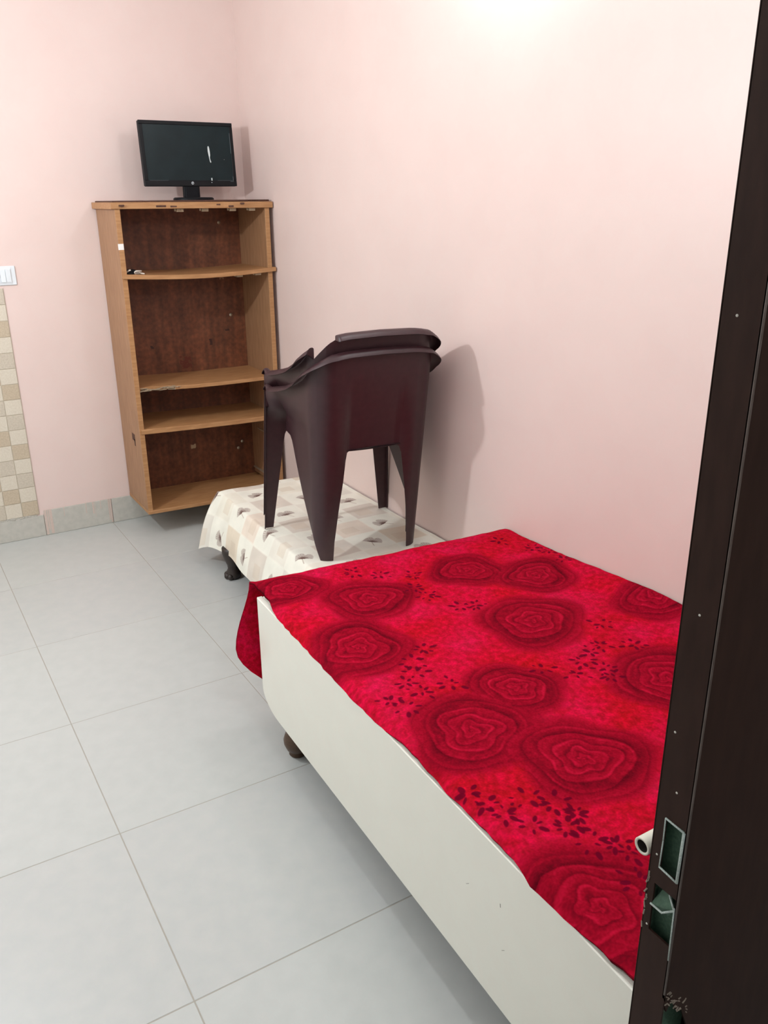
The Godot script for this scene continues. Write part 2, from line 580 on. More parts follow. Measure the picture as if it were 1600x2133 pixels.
# plan of the moulded wall at height y: front lip, front-leg fin, bowl side, rear corner, back
func chair_plan(u: float, y: float) -> Vector2:
	var m := u > 0.5
	if m: u = 1.0 - u
	var k := clampf(y / 0.77, 0.0, 1.05)
	var wb := lerpf(0.205, 0.236, k)
	var wf := lerpf(0.276, 0.252, k)
	var zb := lerpf(0.198, 0.295, k)
	var zf := lerpf(-0.236, -0.158, k)
	var r := lerpf(0.057, 0.085, k)
	var inset := 0.082 * (1.0 - smoothstep(0.60, 0.80, k)) + 0.004
	var F := Vector2(-wf, zf)
	var S := Vector2(-wf + inset, zf + lerpf(0.008, 0.13, smoothstep(0.58, 0.82, k)))
	var p := Vector2.ZERO
	if u < 0.03:
		p = (F + Vector2(0.002, 0.016)).lerp(F + Vector2(-0.001, 0.004), u / 0.03)
		p = F + Vector2(0.0, 0.014) + Vector2(-cos(u / 0.03 * PI / 2), 0.0) * 0.004 + Vector2(0, -0.014 * u / 0.03)
	elif u < 0.20:
		p = F.lerp(S, (u - 0.03) / 0.17)
	elif u < 0.36:
		p = S.lerp(Vector2(-wb, zb - r), (u - 0.20) / 0.16)
	elif u < 0.45:
		var t := (u - 0.36) / 0.09
		p = Vector2(-wb + r, zb - r) + Vector2(-cos(t * PI / 2), sin(t * PI / 2)) * r
	else:
		var t := (u - 0.45) / 0.05
		var dip := smoothstep(0.1, 0.4, t) * (1.0 - smoothstep(0.55, 0.95, k)) * smoothstep(0.35, 0.6, k)
		p = Vector2(lerpf(-wb + r, 0.0, t), zb - 0.022 * dip)
	if m: p.x = -p.x
	return p

func chair_pt(u: float, y: float) -> Vector3:
	var q := chair_plan(u, y)
	return Vector3(q.x, y, q.y)

func chair_out(u: float, y: float) -> Vector3:
	var a := chair_plan(maxf(u - 0.004, 0.0), y)
	var b := chair_plan(minf(u + 0.004, 1.0), y)
	var d := (b - a).normalized()
	return Vector3(-d.y, 0, d.x)

func chair_us(a: float, b: float, step: float, tab: Array) -> Array:
	var us := []
	var x := a
	while x < b - 1e-6:
		us.append(x)
		x += step
	us.append(b)
	for e in tab:
		for v in [e[0], 1.0 - e[0]]:
			if v > a + 1e-5 and v < b - 1e-5:
				us.append(v)
	us.sort()
	var out := []
	for v in us:
		if out.is_empty() or v - out[-1] > 1e-4: out.append(v)
	return out

func fold(u: float) -> float:
	return u if u <= 0.5 else 1.0 - u

func make_chair(called: String, label: String, at: Vector3, turn: float, broken: bool) -> void:
	var t := thing(called, at, label, "chair")
	t.rotation_degrees.y = turn
	var SPLIT := 0.40
	# moulded body: back and arms down to the leg roots
	var us := chair_us(0.0, 1.0, 0.0085, ch_b)
	if broken:
		for v in [0.3951, 0.3952, 0.4251, 0.4451, 0.4452]: us.append(v)
		us.sort()
	var tops := {}
	var cut := func(u: float) -> float:
		if not broken: return 0.0
		if u > 0.39515 and u < 0.44515: return 1.0
		return 0.0
	var g := []
	var uv := []
	var NV := 16
	var LIP := 6
	for v in range(NV + LIP):
		g.append(PackedVector3Array())
		uv.append(PackedVector2Array())
	for u in us:
		var fu := fold(u)
		var lo := maxf(interp(ch_b, fu), SPLIT)
		var hi := interp(ch_t, fu)
		var c: float = cut.call(u)
		if c > 0.0:
			hi -= lerpf(0.034, 0.010, clampf((u - 0.395) / 0.05, 0.0, 1.0))
		for v in NV:
			var y := lerpf(lo, hi, v / float(NV - 1))
			g[v].append(chair_pt(u, y))
			uv[v].append(Vector2(u, y))
		var o := chair_out(u, hi)
		var p := chair_pt(u, hi)
		var w := lerpf(0.30, 1.0, smoothstep(0.02, 0.26, fu)) if c == 0.0 else 0.05
		# rolled rim: out, over and down
		for k in LIP:
			var a := (k + 1) / float(LIP) * PI * 0.80
			g[NV + k].append(p + (o * (1.0 - cos(a)) * 0.0225 + Vector3.UP * (sin(a) * 0.010 - 0.016 * pow((k + 1) / float(LIP), 3.0))) * w)
			uv[NV + k].append(Vector2(u, hi + 0.01 * k))
	var st := new_st()
	sheet(st, g, uv, CH_T, true)
	obj("back_and_arms", st, M.plastic, t, false)
	# four tapering legs, the lower part of the same moulding
	for rg in [[0.0, 0.184], [0.245, 0.463], [0.537, 0.755], [0.816, 1.0]]:
		var lu := chair_us(rg[0], rg[1], 0.0055, ch_b)
		g = []
		uv = []
		for v in 12:
			var row := PackedVector3Array()
			var ruv := PackedVector2Array()
			for u in lu:
				var lo := minf(interp(ch_b, fold(u)), SPLIT - 0.0005)
				var y := lerpf(lo, SPLIT, v / 11.0)
				row.append(chair_pt(u, y))
				ruv.append(Vector2(u, y))
			g.append(row)
			uv.append(ruv)
		st = new_st()
		sheet(st, g, uv, CH_T, true)
		obj("leg", st, M.plastic, t, false)
	# dished seat
	g = []
	uv = []
	for i in 15:
		var u := lerpf(0.20, 0.43, i / 14.0)
		var row := PackedVector3Array()
		var ruv := PackedVector2Array()
		for j in 17:
			var s := j / 16.0
			var a := chair_pt(u, 0.432)
			a.x += 0.004
			var b := chair_pt(1.0 - u, 0.432)
			b.x -= 0.004
			var p := a.lerp(b, s)
			p.y += 0.004 - 0.02 * sin(s * PI) * sin((i + 2) / 18.0 * PI) - (0.012 if i == 0 else 0.0)
			p.z -= 0.006
			row.append(p)
			ruv.append(Vector2(s, u))
		g.append(row)
		uv.append(ruv)
	st = new_st()
	sheet(st, g, uv, 0.004, true)
	obj("seat", st, M.plastic, t, false)

# ------------------------------------------------------------------ the scene
func _ready() -> void:
	# camera
	var cam := Camera3D.new()
	cam.name = "camera"
	add_child(cam)
	cam.position = Vector3(-0.3302, 1.6177, 3.7555)
	cam.rotation_degrees = Vector3(-20.487, -31.080, -0.495)
	cam.fov = 62.58
	cam.near = 0.02
	cam.current = true
	# environment: a closed room, only a dim neutral background
	var we := WorldEnvironment.new()
	we.name = "world_environment"
	var env := Environment.new()
	env.background_mode = Environment.BG_COLOR
	env.background_color = Color(0.05, 0.05, 0.05)
	env.tonemap_mode = Environment.TONE_MAPPER_LINEAR
	env.tonemap_exposure = 0.49
	env.sdfgi_enabled = true
	env.ssao_enabled = true
	env.ssil_enabled = true
	we.environment = env
	add_child(we)
	make_materials()
	M.glow = plain(col(250, 248, 240), 0.4)
	M.glow.emission_enabled = true
	M.glow.emission = Color(0.955, 0.985, 1.0)
	M.glow.emission_energy_multiplier = 4.0
	# the three bulbs read from the shadows: right wall, above the doorway, hung near the back wall
	bulb_lamp("wall_lamp", Vector3(XR, 2.52, 1.55), Vector3(-1, 0, 0), "white bulb lamp fixed high on the pink wall above the red bed", 0.6)
	bulb_lamp("wall_lamp", Vector3(0.45, 2.28, ZF), Vector3(0, 0, -1), "white bulb lamp fixed on the wall above the brown door", 1.1)
	bulb_lamp("pendant_lamp", Vector3(-0.60, CEIL, 0.85), Vector3(0, -1, 0), "white bulb hanging on a long cord from the middle of the ceiling", 3.0, 0.72)
	bulb_lamp("pendant_lamp", Vector3(-0.25, CEIL, 4.7), Vector3(0, -1, 0), "added fill bulb hanging on a cord from the ceiling outside the doorway", 0.9, 0.40)  # added out of view as fill for walls, floor and bed panel
	build_room()
	build_door()
	build_bookcase()
	build_monitor()
	build_cot()
	make_chair("plastic_chair", "dark maroon plastic armchair standing on the printed sheet, lower of the stack", Vector3(1.168, 0.347, 0.9985), -5.4, false)
	make_chair("plastic_chair", "dark maroon plastic armchair with a broken rim, upper of the stack", Vector3(1.168, 0.347 + 0.060, 0.9955), -5.4, true)
	build_bed()
	build_small_things()

func build_room() -> void:
	# floor: a bed of grout with 0.6 m tiles proud of it
	var fl := structure("floor")
	box_obj("grout_bed", Vector3(XL - 0.1, -0.10, ZB - 0.1), Vector3(XR + 0.1, -0.0008, 5.3), M.grout, fl, 0.0)
	var gap := 0.0012
	for i in range(-3, 3):
		for j in range(-1, 9):
			var x0 := maxf(i * 0.6, XL - 0.05)
			var x1 := minf((i + 1) * 0.6, XR + 0.05)
			if x1 - x0 < 0.05: continue
			var lo := Vector3(x0 + gap, -0.012, j * 0.6 + gap)
			var hi := Vector3(x1 - gap, 0.0, minf((j + 1) * 0.6, 5.25) - gap)
			box_obj("tile", lo, hi, M.floor if (i * 3 + j * 7) % 3 != 0 else M.floor_b, fl, 0.0010)
	# shell
	var w := structure("wall_back")
	box_obj("plaster", Vector3(XL - 0.15, -0.1, ZB - 0.15), Vector3(XR + 0.15, CEIL + 0.15, ZB), M.wall, w, 0.0)
	w = structure("wall_right")
	box_obj("plaster", Vector3(XR, -0.1, ZB), Vector3(XR + 0.15, CEIL + 0.15, 5.3), M.wall, w, 0.0)
	w = structure("wall_left")
	box_obj("plaster", Vector3(XL - 0.15, -0.1, ZB), Vector3(XL, CEIL + 0.15, 5.3), M.wall_white, w, 0.0)
	w = structure("wall_far")
	box_obj("plaster", Vector3(XL - 0.15, -0.1, 5.2), Vector3(XR + 0.15, CEIL + 0.15, 5.35), M.wall_white, w, 0.0)
	w = structure("ceiling")
	box_obj("slab", Vector3(XL - 0.15, CEIL, ZB - 0.15), Vector3(XR + 0.15, CEIL + 0.15, 5.35), M.ceiling, w, 0.0)
	# front wall with the doorway (opening x -0.62 .. 0.98, 2.1 high)
	w = structure("wall_front")
	var st := new_st()
	box(st, Vector3(XL, 0, ZF - 0.0), Vector3(-0.62, CEIL, ZF + 0.1), 0.0)
	box(st, Vector3(-0.62, 2.1, ZF), Vector3(0.985, CEIL, ZF + 0.1), 0.0)
	box(st, Vector3(0.985, 0, ZF), Vector3(XR, CEIL, ZF + 0.1), 0.0)
	obj("plaster", st, M.wall_white, w)
	# skirting of cut floor tiles
	var sk := structure("baseboard_back")
	var cuts := [XL, -0.93, -0.33, 0.262, 0.604, 1.2, XR]
	for i in range(cuts.size() - 1):
		var h := 0.112 if i < 3 else 0.134
		box_obj("skirting_tile", Vector3(cuts[i] + 0.0012, 0.0005, ZB), Vector3(cuts[i + 1] - 0.0012, h, ZB + 0.007), M.skirt, sk, 0.0015)
	sk = structure("baseboard_right")
	var z := ZB + 0.008
	while z < ZF - 0.05:
		var z1 := minf(z + 0.6, ZF)
		box_obj("skirting_tile", Vector3(XR - 0.007, 0.0005, z + 0.0012), Vector3(XR, 0.134, z1 - 0.0012), M.skirt, sk, 0.0015)
		z = z1
	# paint runs left on the skirting
	st = new_st()
	for d in [[0.264, 0.276, 0.004], [0.279, 0.285, 0.03], [0.288, 0.302, 0.006], [0.36, 0.363, 0.085], [0.47, 0.474, 0.08], [0.505, 0.512, 0.07], [0.517, 0.519, 0.05], [0.545, 0.548, 0.09], [0.585, 0.592, 0.02], [0.594, 0.602, 0.004]]:
		box(st, Vector3(d[0], d[2], ZB + 0.0068), Vector3(d[1], 0.136, ZB + 0.0078), 0.0004)
	obj("paint_runs", st, M.thin_paint, get_node("baseboard_back"))
	# patchwork wall tiles beside the switch, up to 1.24 m
	var ti := structure("trim_1")
	box_obj("tile_bed", Vector3(XL, 0.118, ZB), Vector3(0.243, 1.236, ZB + 0.004), M.tile_grout, ti, 0.0)
	var mats := [M.tile_cream, M.tile_beige, M.tile_grey]
	var p := 0.0772
	var q := 0.0745
	for i in 15:
		for j in 15:
			var x1 := 0.242 - i * p
			var y0 := 0.120 + j * q
			var k := 0 if (i + j) % 2 == 1 else (1 if (i * 5 + j * 3) % 4 < 2 else 2)
			var e := 0.0012
			box_obj("tile", Vector3(x1 - p + e, y0 + e, ZB + 0.003), Vector3(x1 - e, y0 + q - e, ZB + 0.0068), mats[k], ti, 0.0012)
	# broken plaster line between wall tiles and skirting
	st = new_st()
	var rng := RandomNumberGenerator.new()
	rng.seed = 4
	var x := -0.4
	while x < 0.24:
		var l := rng.randf_range(0.01, 0.03)
		var b := Basis(Vector3(0, 0, 1), rng.randf_range(-0.3, 0.3))
		box(st, Vector3(-l * 0.6, -0.006, 0), Vector3(l * 0.6, rng.randf_range(0.002, 0.007), rng.randf_range(0.006, 0.010)), 0.002, Transform3D(b, Vector3(x, 0.116, ZB)))
		x += l
	obj("plaster_crumbs", st, M.plaster, ti)

func build_door() -> void:
	# closed leaf of the double door: a hollow leaf whose lock cut-outs show its green inside
	var d := structure("door_1", "dark brown hollow door leaf with torn empty lock cut-outs")
	var x0 := 0.18
	var x1 := 0.983
	var za := 3.365
	var zb := 3.40
	var y0 := 0.008
	var y1 := 2.09
	var s := 0.0022
	# room-side and camera-side skins; the camera-side skin is broken low near the edge
	box_obj("back_skin", Vector3(x0, y0, za), Vector3(x1, y1, za + s), M.door, d, 0.0008)
	var st := new_st()
	box(st, Vector3(x0, 0.925, zb - s), Vector3(x1, y1, zb), 0.0)
	box(st, Vector3(x0 + 0.058, y0, zb - s), Vector3(x1, 0.925, zb), 0.0)
	box(st, Vector3(x0, y0, zb - s), Vector3(x0 + 0.058, 0.78, zb), 0.0)
	# ragged rim of the break
	var rag := [Vector2(0.0, 0.925), Vector2(0.006, 0.905), Vector2(0.012, 0.918), Vector2(0.020, 0.899), Vector2(0.027, 0.897), Vector2(0.042, 0.862), Vector2(0.058, 0.838)]
	for i in range(rag.size() - 1):
		var a: Vector2 = rag[i]
		var b: Vector2 = rag[i + 1]
		quad(st, Vector3(x0 + a.x, a.y, zb), Vector3(x0 + b.x, b.y, zb), Vector3(x0 + b.x, 0.925, zb), Vector3(x0 + a.x, 0.925, zb), Vector3(0, 0, 1))
		quad(st, Vector3(x0 + a.x, a.y, zb - s), Vector3(x0 + b.x, b.y, zb - s), Vector3(x0 + b.x, 0.925, zb - s), Vector3(x0 + a.x, 0.925, zb - s), Vector3(0, 0, -1))
		quad(st, Vector3(x0 + a.x, a.y, zb), Vector3(x0 + b.x, b.y, zb), Vector3(x0 + b.x, b.y, zb - s), Vector3(x0 + a.x, a.y, zb - s), Vector3(0, -1, 0))
	obj("front_skin", st, M.door, d)
	# narrow edge skin with the cut-outs left open
	st = new_st()
	var xa := x0
	var xb := x0 + s
	box(st, Vector3(xa, 1.114, za), Vector3(xb, y1, zb), 0.0)
	box(st, Vector3(xa, 1.040, za), Vector3(xb, 1.059, zb), 0.0)
	box(st, Vector3(xa, y0, za), Vector3(xb, 0.986, zb), 0.0)
	box(st, Vector3(xa, 1.059, za), Vector3(xb, 1.114, 3.3765), 0.0)
	box(st, Vector3(xa, 1.059, 3.3965), Vector3(xb, 1.114, zb), 0.0)
	box(st, Vector3(xa, 0.986, za), Vector3(xb, 1.040, 3.3735), 0.0)
	box(st, Vector3(xa, 0.986, 3.3975), Vector3(xb, 1.040, zb), 0.0)
	obj("edge_skin", st, M.door, d)
	# green inner walls seen through the cut-outs
	st = new_st()
	box(st, Vector3(x0 + 0.013, y0 + 0.95, za + s), Vector3(x0 + 0.015, 1.3, zb - s), 0.0)
	box(st, Vector3(x0 + s, 0.75, za + s), Vector3(x0 + 0.034, 1.3, za + s + 0.0012), 0.0)
	box(st, Vector3(x0 + s, 0.93, zb - s - 0.0012), Vector3(x0 + 0.034, 1.3, zb - s), 0.0)
	box(st, Vector3(x0 + 0.036, 0.76, za + s), Vector3(x0 + 0.075, 0.95, za + s + 0.004), 0.0)
	obj("inner_wall", st, M.door_green, d)
	# paler bead standing in for the highlight along the corner between the two faces
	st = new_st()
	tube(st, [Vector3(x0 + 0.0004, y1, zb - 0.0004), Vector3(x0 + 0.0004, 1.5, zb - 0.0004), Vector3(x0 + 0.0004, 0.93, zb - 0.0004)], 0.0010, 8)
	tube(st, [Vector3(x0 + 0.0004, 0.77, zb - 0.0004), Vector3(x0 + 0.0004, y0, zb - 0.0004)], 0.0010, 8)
	obj("corner_highlight", st, M.edge_highlight, d)
	# torn pale rims round the cut-outs
	st = new_st()
	var o := x0 - 0.0006
	for e in [[Vector2(1.114, 3.3765), Vector2(1.1125, 3.3965), 0.0012], [Vector2(1.1125, 3.3965), Vector2(1.0585, 3.3962), 0.0017], [Vector2(1.0585, 3.3962), Vector2(1.061, 3.3765), 0.0012], [Vector2(1.061, 3.3765), Vector2(1.090, 3.3770), 0.0008], [Vector2(1.090, 3.3770), Vector2(1.114, 3.3765), 0.0008],
			[Vector2(1.031, 3.3975), Vector2(0.972, 3.3990), 0.0009]]:
		var a: Vector2 = e[0]
		var b: Vector2 = e[1]
		tube(st, [Vector3(o, a.x, a.y), Vector3(o, b.x, b.y)], e[2] * 0.8, 6)
	obj("torn_rim", st, M.raw_edge, d)
	# bent tab across the lower cut-out
	st = new_st()
	var ta := Vector3(x0 - 0.0005, 1.028, 3.3975)
	var tb := Vector3(x0 - 0.0005, 1.016, 3.3725)
	var tc := Vector3(x0 + 0.012, 1.040, 3.380)
	var td := Vector3(x0 + 0.010, 1.006, 3.385)
	for k in [[ta, tb, td], [ta, tc, tb]]:
		tri(st, k[0], k[1], k[2], Vector3(-1, 0.3, 0.2))
		tri(st, k[0] + Vector3(0.0012, 0, 0), k[1] + Vector3(0.0012, 0, 0), k[2] + Vector3(0.0012, 0, 0), Vector3(1, 0, 0))
	obj("bent_tab", st, M.door_green, d)
	st = new_st()
	tube(st, [ta, Vector3(x0 - 0.0012, 1.0165, 3.386), tb], 0.0011, 6)
	tube(st, [ta, Vector3(x0 + 0.004, 1.035, 3.388), tc], 0.0010, 6)
	obj("torn_rim", st, M.raw_edge, d)
	# splinters at the low break and peeled paint on the edge
	st = new_st()
	var rng := RandomNumberGenerator.new()
	rng.seed = 8
	for i in 26:
		var q0 := rng.randf()
		var p := Vector3(x0 + 0.003 + q0 * 0.034, 0.923 - q0 * 0.034 + rng.randf_range(-0.006, 0.010), zb)
		var b := Basis(Vector3(0, 0, 1), rng.randf_range(-1.2, 1.2)) * Basis(Vector3(1, 0, 0), rng.randf_range(-0.4, 0.4))
		var sl := rng.randf_range(0.0012, 0.0034)
		box(st, Vector3(-sl, -0.0005, -0.0005), Vector3(sl, 0.0005, 0.0009), 0.0003, Transform3D(b, p))
	for i in 10:
		var p := Vector3(x0, rng.randf_range(0.985, 1.045), za + rng.randf_range(0.0, 0.003))
		var b := Basis(Vector3(1, 0, 0), rng.randf_range(-0.5, 0.5))
		box(st, Vector3(-0.0008, -0.0032, -0.0006), Vector3(0.0005, 0.0032, 0.0008), 0.0003, Transform3D(b, p))
	obj("splinters", st, M.splinter, d)
	# small chips of paint on the narrow edge
	st = new_st()
	for q in [Vector2(1.071, 3.372), Vector2(1.145, 3.3835), Vector2(0.99, 3.371), Vector2(1.312, 3.382), Vector2(1.54, 3.379), Vector2(1.20, 3.374)]:
		lathe(st, [Vector2(0.0, 0.0005), Vector2(0.0010, 0.0003), Vector2(0.0012, -0.0002)], 8, Transform3D(Basis(Vector3(0, 0, 1), PI / 2), Vector3(x0, q.x, q.y)))
	obj("paint_chip", st, M.plaster, d)
	# hollow bolt keeper on the room side
	var xf := Transform3D(Basis(Vector3(0, 0, 1), -PI / 2), Vector3(0.1835, 1.0625, 3.352))
	st = new_st()
	lathe(st, [Vector2(0.0062, 0.05), Vector2(0.0062, 0.0006), Vector2(0.0074, 0.0), Vector2(0.0086, 0.0006), Vector2(0.0086, 0.06), Vector2(0.0, 0.06)], 24, xf)
	var bk := obj("bolt_keeper", st, M.white_metal, d)
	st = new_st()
	lathe(st, [Vector2(0.0, 0.010), Vector2(0.0060, 0.010), Vector2(0.0060, 0.0012)], 20, xf)  # dark liner stands in for the shade inside the hollow keeper
	obj("bore_shade", st, M.bore_shade, bk)

func build_bookcase() -> void:
	var o := Vector3(0.70, 0.135, ZB)
	var t := thing("bookcase", o, "worn brown wooden bookcase hung in the corner above the floor", "bookcase")
	var L := func(x: float, y: float, z: float) -> Vector3: return Vector3(x, y, z) - o
	# back board with its scuffed veneer
	var bm := StandardMaterial3D.new()
	bm.albedo_texture = backboard_texture()
	bm.roughness = 0.55
	var st := new_st()
	var z0 := ZB + 0.002
	var z1 := ZB + 0.008
	st.set_smooth_group(-1)
	var c := [L.call(0.712, 0.14, z1), L.call(1.44, 0.14, z1), L.call(1.44, 1.58, z1), L.call(0.712, 1.58, z1)]
	var uvs := [Vector2(0, 1), Vector2(1, 1), Vector2(1, 0), Vector2(0, 0)]
	for k in [0, 2, 1, 0, 3, 2]:
		st.set_uv(uvs[k])
		st.add_vertex(c[k])
	var cb := [L.call(0.712, 0.14, z0), L.call(1.44, 0.14, z0), L.call(1.44, 1.58, z0), L.call(0.712, 1.58, z0)]
	for k in [0, 1, 2, 0, 2, 3]:
		st.set_uv(uvs[k])
		st.add_vertex(cb[k])
	obj("back_board", st, bm, t)
	# sides
	for sx in [[0.705, 0.727], [1.424, 1.446]]:
		box_obj("side_panel", L.call(sx[0], 0.150, ZB + 0.008), L.call(sx[1], 1.578, -0.252), M.wood_v, t, 0.0015)
	# lipping strip on the front edge of each side
	for sx in [[0.7045, 0.7275], [1.4235, 1.4465]]:
		box_obj("edge_strip", L.call(sx[0], 0.150, -0.252), L.call(sx[1], 1.578, -0.247), M.wood_edge if M.has("wood_edge") else M.wood_h, t, 0.001)
	# boards: [x0, x1, top y left, top y right, sag, thickness, front z, bow, name]
	var boards := [
		[0.688, 1.462, 1.606, 1.603, 0.000, 0.028, -0.240, 0.020, "top_board"],
		[0.708, 1.462, 1.298, 1.298, 0.014, 0.020, -0.236, 0.012, "shelf"],
		[0.727, 1.424, 0.772, 0.758, 0.006, 0.018, -0.246, 0.0, "shelf"],
		[0.712, 1.452, 0.572, 0.552, 0.002, 0.024, -0.238, 0.006, "shelf"],
		[0.704, 1.448, 0.152, 0.140, 0.002, 0.018, -0.244, 0.0, "bottom_board"]]
	var rng := RandomNumberGenerator.new()
	rng.seed = 17
	for bi in boards.size():
		var b: Array = boards[bi]
		var n := 28
		st = new_st()
		st.set_smooth_group(-1)
		var pts := []
		for i in n + 1:
			var s := i / float(n)
			var x: float = lerpf(b[0], b[1], s)
			var y: float = lerpf(b[2], b[3], s) - b[4] * sin(PI * s)
			var zf: float = b[6] + b[7] * sin(PI * s)
			if bi == 2:
				# broken front edge on the left
				if s < 0.24: zf -= 0.018 + rng.randf_range(0.0, 0.012)
				elif s < 0.33: zf -= rng.randf_range(0.0, 0.012)
			pts.append([x, y, zf])
		var zb := ZB + 0.008
		var th: float = b[5]
		var e := 0.002
		for i in n:
			var p: Array = pts[i]
			var q: Array = pts[i + 1]
			var rows := func(r: Array) -> Array:
				return [L.call(r[0], r[1], zb), L.call(r[0], r[1], r[2] - e), L.call(r[0], r[1] - e, r[2]), L.call(r[0], r[1] - th + e, r[2]), L.call(r[0], r[1] - th, r[2] - e), L.call(r[0], r[1] - th, zb)]
			var A: Array = rows.call(p)
			var B: Array = rows.call(q)
			var outs := [Vector3.UP, Vector3(0, 1, 1), Vector3(0, 0, 1), Vector3(0, -1, 1), Vector3.DOWN, Vector3(0, 0, -1)]
			for k in 6:
				quad(st, A[k], B[k], B[(k + 1) % 6], A[(k + 1) % 6], outs[k])
			for cap in [[0, i == 0, A, Vector3.LEFT], [1, i == n - 1, B, Vector3.RIGHT]]:
				if cap[1]:
					for k in range(1, 5): tri(st, cap[2][0], cap[2][k], cap[2][k + 1], cap[3])
		var mo := obj(b[8], st, M.wood_h, t)
		if bi == 0:
			# loose dark veneer left along the top
			for v in [[0.70, 0.842], [0.868, 1.345], [1.40, 1.455]]:
				box_obj("veneer_strip", L.call(v[0], 1.604, ZB + 0.03), L.call(v[1], 1.6125, -0.262), M.wood_dark, mo, 0.002)
			for v in [[0.885, 0.93, 1.584], [0.95, 0.985, 1.582], [1.15, 1.19, 1.588], [1.23, 1.255, 1.580], [0.72, 0.742, 1.588], [1.29, 1.31, 1.592]]:
				box_obj("bare_patch", L.call(v[0], v[2], -0.232), L.call(v[1], v[2] + 0.008, -0.2215), M.wood_dark, mo, 0.001)
		if bi == 2:
			# splintered plies at the break
			st = new_st()
			for k in 22:
				var s := rng.randf_range(0.0, 0.30)
				var pp: Vector3 = L.call(lerpf(0.735, 1.424, s), 0.770 - 0.016 * s - rng.randf_range(0.001, 0.016), -0.258 + rng.randf_range(-0.004, 0.008))
				var bs := Basis(Vector3.UP, rng.randf_range(-0.5, 0.5)) * Basis(Vector3(0, 0, 1), rng.randf_range(-0.12, 0.12))
				box(st, Vector3(-0.018, -0.0012, -0.006), Vector3(0.018, 0.0012, 0.006), 0.0005, Transform3D(bs, pp))
			obj("splinters", st, M.wood_raw, mo)
	# fixing washers through the back board
	for w in [[1.315, 1.503], [1.345, 1.036], [1.335, 0.30], [1.36, 0.335]]:
		var wx := Transform3D(Basis(Vector3(1, 0, 0), PI / 2), L.call(w[0], w[1], ZB + 0.008))
		st = new_st()
		lathe(st, [Vector2(0.0, 0.0045), Vector2(0.003, 0.0045), Vector2(0.0034, 0.002), Vector2(0.0075, 0.002), Vector2(0.0085, 0.0)], 18, wx)
		obj("washer", st, M.brass, t)
	# catches screwed under the top and the first shelf
	for q in [[1.005, 1.572], [1.125, 1.572], [1.262, 1.572], [1.36, 1.572], [1.275, 1.268], [1.372, 1.272]]:
		st = new_st()
		box(st, L.call(q[0] - 0.016, q[1] - 0.010, -0.268), L.call(q[0] + 0.016, q[1] + 0.004, -0.252), 0.0015)
		box(st, L.call(q[0] - 0.026, q[1] - 0.007, -0.264), L.call(q[0] - 0.019, q[1] + 0.004, -0.256), 0.001)
		obj("door_catch", st, M.wood_raw, t)
	# white square label on the left side's front edge
	box_obj("paper_label", L.call(0.7015, 1.405, -0.2475), L.call(0.7265, 1.431, -0.2462), plain(col(238, 234, 230), 0.7), t, 0.0002)
	# hinge scars on the left outer face and metal runner low on the right side
	box_obj("hinge_scar", L.call(0.7042, 0.49, -0.40), L.call(0.7052, 0.525, -0.352), M.wood_dark, t, 0.0002)
	box_obj("hinge_scar", L.call(0.7042, 0.465, -0.37), L.call(0.7052, 0.50, -0.352), M.wood_dark, t, 0.0002)
	box_obj("metal_runner", L.call(1.414, 0.178, -0.58), L.call(1.424, 0.186, -0.36), M.brass, t, 0.001)
	box_obj("metal_runner", L.call(1.418, 0.42, -0.50), L.call(1.424, 0.426, -0.30), M.wood_raw, t, 0.001)

